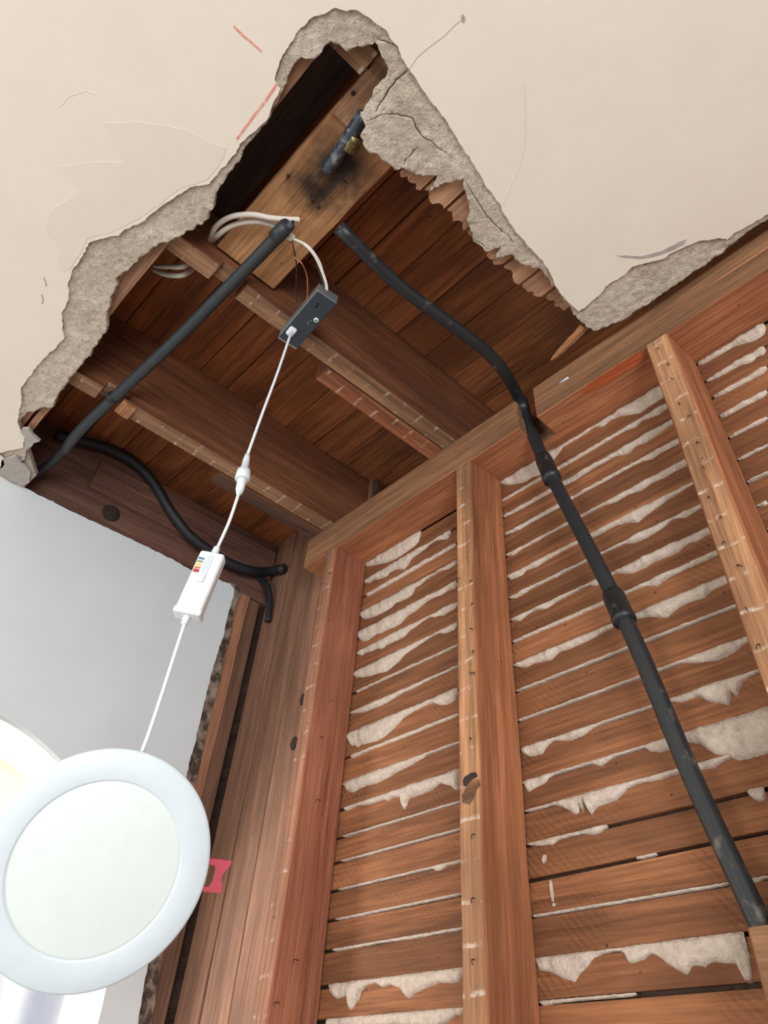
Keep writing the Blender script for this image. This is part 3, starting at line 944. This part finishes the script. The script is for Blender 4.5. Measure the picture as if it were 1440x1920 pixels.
# ------------------------------------------------------------------ left wall with the arch
AY, AZ, AR = .25, .11, .399
arch = [(AY + AR * math.cos(t * math.pi / 48), AZ + AR * math.sin(t * math.pi / 48)) for t in range(49)]
arch = arch + [(AY - AR, -1.5), (AY + AR, -1.5)]
edge_px = [(-30, 874), (36, 909), (133, 958), (230, 1003), (283, 1029), (320, 1047), (365, 1072), (405, 1085), (430, 1094), (439, 1103), (438, 1118), (428, 1150), (421, 1185), (408, 1225), (397, 1262),
           (382, 1320), (368, 1385), (355, 1430), (340, 1500), (310, 1640), (280, 1790), (270, 1850), (258, 1920), (235, 2050)]
edge = []
for (a, b) in edge_px:
    p = at(a, b, 'x', X_WALL)
    edge.append((p.y, p.z))
edge = rough(edge, .006, .0018, 8, closed=False)
wl_out = [(-3.2, -1.5), (-3.2, .945), (edge[0][0], edge[0][1])] + edge + [(edge[-1][0], -1.5)]
wall_left = sheet('wall_left', wl_out, [arch], 0, .018, M['wallwhite'], to3=lambda y, z, d: Vector((X_WALL - d, y, z)), kind='structure', label='cool white plastered left wall with an arched opening')
# arch reveal (through the thickness of the wall)
V, Fc = [], []
ap = arch[:49]
ap = [(AY + AR, -1.5)] + ap + [(AY - AR, -1.5)]
for (y, z) in ap: V += [(X_WALL - .0005, y, z), (X_WALL - .16, y, z), (X_WALL - .16, AY + (y - AY) * 1.06, z * 1.0 + (.02 if z > AZ else 0)), (X_WALL - .018, AY + (y - AY) * 1.06, z + (.02 if z > AZ else 0))]
for i in range(len(ap) - 1):
    for j in range(3): Fc.append((i * 4 + j, i * 4 + j + 1, i * 4 + 5 + j, i * 4 + 4 + j))
mk('arch_reveal', V, Fc, M['reveal'], wall_left, smooth=False, label='bright white curved reveal of the arch')
# rear skin of that wall, and the room beyond it
sheet('rear_skin', [(-3.2, -1.5), (-3.2, .945), (.66, .945), (.66, -1.5)], [[(AY + (y - AY) * 1.0, z) for (y, z) in arch]], 0, .004, M['cream'], parent=wall_left, to3=lambda y, z, d: Vector((X_WALL - .16 + d, y, z)))
# broken base coat and lath ends showing past the wall's edge
pe = [at(a, b, 'x', X_WALL - .006) for (a, b) in [(448, 1100), (452, 1112), (446, 1130), (436, 1160), (430, 1200), (418, 1240), (412, 1280), (398, 1330), (382, 1400), (372, 1450), (352, 1530), (322, 1660), (303, 1790), (296, 1850), (284, 1920), (262, 2050)]]
pe2 = rough([(p.y, p.z) for p in pe], .005, .003, 21, closed=False)
pin = [(y - .03, z) for (y, z) in pe2]
sheet('broken_base_coat', pe2 + pin[::-1], [], 0, .011, M['edgebit'], parent=wall_left, to3=lambda y, z, d: Vector((X_WALL - .0065 - d, y, z)), label='crumbly grey plaster at the broken wall edge')
z = .93
while z > -.3:
    plank('lath', 'y', (-1.4435, .655, z - .036), (-1.4375, .708 + random.uniform(-.006, .006), z), M['plate_front'], wall_left, n=3, bev=0, jit=.0005)
    z -= .041
stud('pale vertical post at the raw edge of the white wall', -1.49, -1.444, 'jamb', 'jamb', group='posts at the edge of the white wall', y0=.66, y1=.750, z1=Z_JOIST + .001, n=16)
stud('dark narrow post tucked in the corner beside the vertical planks', -1.50, -1.452, 'wall_board', 'wall_board', group='posts at the edge of the white wall', y0=.752, y1=.786, z1=Z_JOIST + .001, n=16)

plank('plank', 'z', (-1.54, .70, -1.5), (-1.52, .83, ZT), M['wall_board'], wall_left, n=4)  # backing board added to stop light leaking in at the corner
wr = mk('wall_far', [(x, y, z_) for x in (-3.3, -3.2) for y in (-2, 2.2) for z_ in (-1.5, .95)], [(0, 1, 3, 2), (4, 6, 7, 5), (0, 4, 5, 1), (2, 3, 7, 6), (0, 2, 6, 4), (1, 5, 7, 3)],
        M['cream'], kind='structure', label='cream wall of the room beyond the arch')
mk('ceiling_2', [(x, y, z_) for x in (-3.3, X_WALL - .16) for y in (-2, 2.2) for z_ in (.95, .97)], [(0, 1, 3, 2), (4, 6, 7, 5), (0, 4, 5, 1), (2, 3, 7, 6), (0, 2, 6, 4), (1, 5, 7, 3)],
   M['cream'], kind='structure', label='cream ceiling of the room beyond the arch')
# plastic film hanging beyond the arch
V, Fc = [], []
nx, nz = 40, 30
for i in range(nx + 1):
    for j in range(nz + 1):
        y, z_ = .1 + 1.1 * i / nx, -1.4 + 1.75 * j / nz
        V.append((-2.1 + .018 * math.sin(y * 42 + z_ * 3) + .012 * noise.noise(Vector((y * 9, z_ * 4, 2))), y, z_))
for i in range(nx):
    for j in range(nz): Fc.append((i * (nz + 1) + j, (i + 1) * (nz + 1) + j, (i + 1) * (nz + 1) + j + 1, i * (nz + 1) + j + 1))
film = mk('plastic_sheet', V, Fc, M['sheetplastic'], smooth=True, label='wrinkled bluish white plastic sheet hanging beyond the arch', cat='plastic sheet')
md = film.modifiers.new('thick', 'SOLIDIFY')
md.thickness = .0008
# floor and the unseen sides of the room
mk('floor', [(x, y, z_) for x in (-3.3, 2.6) for y in (-3.2, 2.2) for z_ in (-1.52, -1.5)], [(0, 1, 3, 2), (4, 6, 7, 5), (0, 4, 5, 1), (2, 3, 7, 6), (0, 2, 6, 4), (1, 5, 7, 3)],
   M['floor'], kind='structure', label='plain grey unseen floor')

# ------------------------------------------------------------------ pipes and heavy cables
ZP = .9665
p1 = [at(541, 419, 'z', ZP), at(530, 433, 'z', ZP), at(445, 521, 'z', ZP), at(330, 637, 'z', ZP), at(225, 735, 'z', ZP), at(160, 797, 'z', ZP), at(133, 828, 'z', ZP + .006), at(124, 843, 'z', ZP + .016)]
pipe1 = tube('straight_pipe', p1, .0108, M['pipe_clean'], sides=20, per=6, hollow=.74, label='straight black pipe with open end, crossing under both joists', cat='pipe')
a, b = Vector(p1[0]), Vector(p1[2])
d = (b - a).normalized()
tube('end_collar', [a + d * .004, a + d * .013, a + d * .0135, a + d * .034], .012, M['pipe_clean'], pipe1, curve=False, sides=20, radii=[.0118, .0118, .0126, .0126], hollow=.82, label='threaded collar at the open end')
c = at(212, 745, 'z', ZP)
tube('pipe_strap', [c - d * .004, c + d * .004], .0126, M['blackcable'], pipe1, curve=False, sides=18, label='dark wire strap')
plank('split_wood_chip', 'y', (-1.079, .176, .962), (-1.041, .205, .975), M['splinter'], n=3, bev=.003, jit=.003, label='split pale chip of wood beside the pipe on the joist nearer the white wall', cat='wood chip')
XR = -1.405
tube('threaded_cable', [at(126, 838, 'x', -1.27), at(112, 852, 'x', -1.30), at(95, 868, 'x', -1.35), at(78, 880, 'x', -1.39), at(60, 892, 'x', -1.41)], .010, M['blackcable'], sides=14,
     label='ribbed black conduit curving from the pipe into the corner', cat='conduit')
tube('black_cable', [at(105, 815, 'x', XR), at(150, 826, 'x', XR), at(205, 842, 'x', XR), at(252, 868, 'x', XR), at(288, 905, 'x', XR), at(318, 955, 'x', XR), at(352, 1000, 'x', XR), at(392, 1032, 'x', XR),
                     at(430, 1056, 'x', XR), at(470, 1070, 'x', XR), at(500, 1072, 'y', .765), at(532, 1066, 'y', .775)], .0125, M['blackcable'], sides=14,
     label='thick black cable sagging across the rim joist', cat='cable')
tube('black_cable', [at(440, 1062, 'x', XR + .004), at(478, 1078, 'y', .745), at(500, 1098, 'y', .765), at(506, 1125, 'y', .775), at(502, 1165, 'y', .780)], .008, M['blackcable'], sides=12,
     label='thinner black cable turning down into the plank corner', cat='cable')
pz = .972
p2 = [at(636, 427, 'z', pz), at(748, 535, 'z', pz), at(858, 617, 'z', pz), at(910, 658, 'z', pz), at(946, 698, 'z', pz), at(972, 745, 'y', .716), at(988, 787, 'y', .729),
      at(1028, 880, 'y', .739), at(1165, 1147, 'y', .745), at(1300, 1462, 'y', .755), at(1427, 1735, 'y', .758), at(1540, 1990, 'y', .762)]
pipe2 = tube('bent_pipe', p2, .0112, M['pipe'], sides=20, per=7, hollow=.7, label='bent black pipe from the ceiling, leaning down across the lath bay', cat='pipe')
for (u, v, u2, v2, yy, rr) in [(1018, 858, 1036, 900, .7395, .0150), (1148, 1112, 1172, 1166, .7445, .0154)]:
    a, b = at(u, v, 'y', yy), at(u2, v2, 'y', yy)
    tube('coupling', [a, a.lerp(b, .12), a.lerp(b, .14), a.lerp(b, .82), a.lerp(b, .84), b], rr, M['pipe'], pipe2, curve=False, sides=20, radii=[rr * .92, rr * .95, rr, rr, rr * 1.08, rr * 1.04], label='pipe coupling')
a, b = at(978, 752, 'y', .719), at(983, 772, 'y', .725)
tube('weld_ring', [a, b], .0122, M['pipe'], pipe2, curve=False, sides=16)

# broken lath splinter dangling at the corner of the hole
P = [at(a, b, 'z', zz) for (a, b, zz) in [(1095, 612, .957), (1080, 630, .956), (1062, 647, .955), (1045, 664, .953), (1033, 676, .951)]]
tube('wood_splinter', P, .006, M['splinter'], sides=6, per=2, smooth=False, flat=.45, radii=[.0085, .0085, .008, .0085, .007, .0065, .005, .004, .0012], label='pointed wood splinter hanging at the corner of the hole', cat='splinter')

# ------------------------------------------------------------------ white cables, wires and the metal box
zc = .992
cabA = tube('electrical_cable', [at(292, 499, 'z', zc + .06), at(318, 500, 'z', zc + .03), at(345, 499, 'z', zc + .01), at(372, 478, 'z', zc + .05), at(392, 452, 'z', zc + .02), at(405, 425, 'z', zc), at(432, 407, 'z', zc - .012), at(470, 402, 'z', zc - .014),
                                 at(505, 408, 'z', zc - .012), at(535, 411, 'z', zc - .012), at(563, 412, 'z', zc - .012)], .0044, M['nm'], sides=10,
            label='upper white electrical cable, cut off beside the pipe end', cat='cable')
a = at(562, 412, 'z', zc - .012)
for dx in (-.0018, .0018):
    tube('copper_end', [a + Vector((-.004, dx, 0)), a + Vector((.007, dx * 1.8, -.001))], .0011, M['copper'], cabA, curve=False, sides=6)
cabB = tube('electrical_cable', [at(290, 506, 'z', zc + .06), at(312, 515, 'z', zc + .03), at(345, 515, 'z', zc + .01), at(375, 492, 'z', zc + .05), at(394, 458, 'z', zc + .03), at(412, 438, 'z', zc), at(440, 421, 'z', zc - .006), at(478, 415, 'z', zc - .008),
                                 at(508, 421, 'z', zc - .004), at(530, 433, 'z', zc - .004), at(546, 446, 'z', zc - .012)], .0044, M['nm'], sides=10,
            label='lower white electrical cable, stripped to the wires of the metal box', cat='cable')
tube('stripped_end', [at(533, 436, 'z', zc - .006), at(550, 448, 'z', zc - .014)], .0062, M['whitewire'], cabB, curve=False, sides=10, label='torn jacket end')
BZ = .93
box_pts = [at(597.8, 543, 'z', BZ), at(629, 571, 'z', BZ), at(557.8, 655.5, 'z', BZ), at(522, 629, 'z', BZ)]
jb = empty('driver_box', sum(box_pts, Vector()) / 4, label='dark metal driver box hanging below the long joist', cat='box')
x_ = (box_pts[0] - box_pts[3] + box_pts[1] - box_pts[2])
Lx = x_.length / 2
x_.normalize()
y_ = (box_pts[1] - box_pts[0] + box_pts[2] - box_pts[3])
y_ = y_ - x_ * y_.dot(x_)
Ly = y_.length / 2
y_.normalize()
n_ = Vector((0, 0, 1))
cb = sum(box_pts, Vector()) / 4
rbox('box_shell', cb + n_ * .0115, x_, y_, n_, Lx, Ly, .021, M['boxmetal'], jb, bev=.0015, label='grey zinc shell')
rbox('cover_plate', cb - n_ * .0002, x_, y_, n_, Lx - .003, Ly - .0015, .0024, M['boxface'], jb, bev=.0006, label='blue-black cover plate')
rbox('end_lip', cb - x_ * (Lx / 2 + .0012) + n_ * .0025, x_, y_, n_, .0035, Ly * .96, .008, M['boxmetal'], jb, bev=.001, label='bright folded end lip')
p = at(594, 573, 'z', BZ - .0016)
rbox('slot', p, x_, y_, n_, .0105, .0032, .0012, M['dark'], jb, bev=.0004)
p = at(593, 600, 'z', BZ - .0016)
lathe('grommet', [(.0015, -.001), (.0042, -.001), (.0042, .0012), (.0030, .002), (.0018, .0012)], p, (0, 0, -1), M['plastic'], jb, sides=18)
lathe('screw_head', [(.0004, -.001), (.0016, -.001), (.0014, .0022), (.0004, .0022)], p, (0, 0, -1), M['dark'], jb, sides=12)
for (u, v) in [(577, 604), (583, 601), (578, 607)]:
    lathe('rivet', [(.0004, -.0005), (.0014, -.0005), (.001, .0008)], at(u, v, 'z', BZ - .0014), (0, 0, -1), M['boxmetal'], jb, sides=8)
lathe('side_screw', [(.001, -.002), (.0035, -.002), (.0035, .001), (.001, .0015)], at(610, 597, 'z', BZ + .004), y_, M['brass'], jb, sides=12)
plug = at(546, 623, 'z', BZ - .006)
rbox('cord_grommet', plug + n_ * .002, x_, y_, n_, .0175, .013, .009, M['plastic'], jb, bev=.003, label='square white cord grommet')


def wire(nm, pts, r, mat, lab=None):
    tube(nm, pts, r, mat, jb, sides=8, per=8, label=lab)


wire('black_wire', [at(547, 449, 'z', zc - .012), at(551, 468, 'z', zc - .02), at(555, 488, 'z', zc - .02), at(556, 520, 'z', .965), at(555, 560, 'z', .955), at(561, 580, 'z', .945), at(566, 590, 'z', .94)], .0011, M['blackwire'], 'thin black wire')
wire('copper_wire', [at(545, 452, 'z', zc - .012), at(546, 468, 'z', zc - .02), at(553, 482, 'z', zc - .02), at(566, 494, 'z', .965), at(575, 515, 'z', .96), at(577, 540, 'z', .95), at(575, 568, 'z', .94)], .0011, M['copper'], 'bare copper wire')
wire('white_wire', [at(549, 448, 'z', zc - .012), at(570, 458, 'z', zc - .02), at(590, 480, 'z', .967), at(603, 508, 'z', .962), at(611, 535, 'z', .952), at(610, 562, 'z', .94)], .0019, M['whitewire'], 'white wire')
wire('white_wire', [at(550, 447, 'z', zc - .012), at(577, 461, 'z', zc - .02), at(597, 487, 'z', .967), at(606, 512, 'z', .962), at(613, 537, 'z', .952), at(612, 562, 'z', .94)], .0018, M['whitewire'], 'white wire')
wire('black_wire', [at(550, 449, 'z', zc - .010), at(572, 460, 'z', zc - .018), at(588, 480, 'z', .969), at(598, 508, 'z', .962), at(606, 530, 'z', .952), at(608, 550, 'z', .94)], .0013, M['blackwire'], 'thin black wire')

# ------------------------------------------------------------------ downlight hanging on its cord
DC = at_depth(180, 1626, .595)
DN = Vector((.80, -.28, -.52)).normalized()
RO = .0962
hub = DC - DN * .012
top = plug - n_ * .004
# the pixel path of the cord, hung between the box and the lamp
def cord_pt(px, py):
    """point on the upright plane through both cord ends"""
    dvec = hub - top
    nn = dvec.cross(Vector((0, 0, 1)).cross(at_depth(350, 1100, 1)).normalized() * 1.0)
    r = at_depth(px, py, 1)
    nn = dvec.cross(RT @ Vector((1, 0, 0)))
    t = top.dot(nn) / r.dot(nn)
    return r * t


ax = cord_pt(464, 853)
bx_ = cord_pt(448, 926)
sx0, sx1 = cord_pt(401, 1041), cord_pt(352, 1154)
tube('cord', [top, cord_pt(520, 700), cord_pt(492, 775), ax], .0021, M['plastic'], jb, sides=10, per=6, label='white round cord')
dv = (bx_ - ax)
L_ = dv.length
u_ = dv.normalized()
tube('connector_socket', [ax - u_ * .0, ax + u_ * L_ * .10, ax + u_ * L_ * .12, ax + u_ * L_ * .40, ax + u_ * L_ * .42, ax + u_ * L_ * .64, ax + u_ * L_ * .65], .006, M['plastic'], jb, curve=False, sides=18,
     radii=[.0036, .0042, .0046, .0056, .0092, .0098, .0085], label='white ribbed connector ring')
lamp = empty('downlight', DC, label='round white slim downlight hanging on its cord with its white control module', cat='lamp')
tube('connector_plug', [ax + u_ * L_ * .655, ax + u_ * L_ * .70, ax + u_ * L_ * .9, ax + u_ * L_ * .91, ax + u_ * L_], .0056, M['plastic'], lamp, curve=False, sides=18, radii=[.0060, .0060, .0056, .0050, .0040], label='white plug half')
tube('cord', [bx_ - u_ * .004, cord_pt(432, 972), cord_pt(418, 1005), sx0], .0021, M['plastic'], lamp, sides=10, per=6)
mv = (sx1 - sx0)
ML = mv.length
mu = mv.normalized()
vw = (sx0 + sx1) / 2
vw = -vw.normalized()
fz = (vw - mu * vw.dot(mu)).normalized()
fy = fz.cross(mu)
# turn the module a little about its length
ang = math.radians(-18)
fz, fy = fz * math.cos(ang) + fy * math.sin(ang), fy * math.cos(ang) - fz * math.sin(ang)
mc = (sx0 + sx1) / 2
MW, MT = .0305, .018
mod = rbox('control_module', mc, mu, fy, fz, ML, MW, MT, M['plastic'], lamp, bev=.004, seg=4, label='white control module')
rbox('end_cap', mc + mu * (ML * .5 - .002), mu, fy, fz, .008, MW + .002, MT + .002, M['plastic'], mod, bev=.0025)
rbox('switch_track', mc - mu * ML * .2 + fz * (MT / 2) - fy * .0 , mu, fy, fz, ML * .46, .0085, .0012, M['plastic2'], mod, bev=.0005)
rbox('slide_switch', mc - mu * ML * .03 + fz * (MT / 2 + .001), mu, fy, fz, ML * .12, .0075, .003, M['plastic'], mod, bev=.0008)
sgn = 1 if project(mc + fy * .01)[0] < project(mc)[0] else -1
for i, nm in enumerate(('lab_blue', 'lab_green', 'lab_yellow', 'lab_orange', 'lab_red')):
    rbox('colour_bar', mc - mu * ML * (.345 - .052 * i) + fz * (MT / 2 + .0002) + fy * sgn * .0095, mu, fy, fz, .0024 if i < 4 else .004, .0068, .0008, M[nm], mod, bev=0)
for s, c0, dd in ((1, sx0, -mu), (-1, sx1, mu)):
    pts = [c0 + dd * t for t in (0, .002, .0025, .004, .0045, .006, .0065, .008, .0085, .011)]
    tube('strain_relief', pts, .004, M['plastic'], mod, curve=False, sides=14, radii=[.0048, .0048, .0036, .0036, .0046, .0046, .0034, .0034, .0042, .0038])
tube('cord', [sx1 + mu * .006, cord_pt(325, 1235), cord_pt(296, 1325), cord_pt(270, 1400), hub.lerp(cord_pt(270, 1400), .4), hub], .0021, M['plastic'], lamp, sides=10, per=8)
lathe('trim_ring', [(.074, -.004), (RO - .006, -.004), (RO - .001, -.0028), (RO, -.0012), (RO - .0006, .0004), (RO - .003, .0016), (RO * .742, .0030), (RO * .728, .0026), (RO * .72, .0008)], DC, DN, M['trimring'], lamp, sides=96,
      label='wide white trim ring')
lathe('diffuser', [(.002, .0), (RO * .725, .0), (RO * .727, .0014), (RO * .70, .0020), (.003, .0022)], DC, DN, M['diffuser'], lamp, sides=96, label='milky round diffuser')
lathe('back_housing', [(.004, -.013), (.06, -.013), (.072, -.011), (.074, -.004), (.003, -.003)], DC, DN, M['trimring'], lamp, sides=64)
# red spring clip sticking out past the rim
e1 = at_depth(397, 1684, .585)
ex = (e1 - DC)
ex = (ex - DN * ex.dot(DN)).normalized()
ey = DN.cross(ex)
if project(DC + ey * .01)[1] > project(DC)[1]: ey = -ey
cbase = DC - DN * .007
OUTL = [(.070, .0135), (.1165, .0135), (.1160, .0095), (.1140, .0065), (.1120, .0040), (.1105, .0000), (.1110, -.0035), (.1130, -.0060), (.1140, -.0105), (.1125, -.0135), (.070, -.0135)]
clip = sheet('spring_clip', OUTL, [[(.084, -.0095), (.1015, -.0095), (.1040, -.0045), (.1040, .004), (.1015, .0085), (.084, .0085)]], 0, .0016, M['red'], parent=lamp,
             to3=lambda a, b, d: cbase + ex * a + ey * b - DN * d, label='red plastic spring clip')
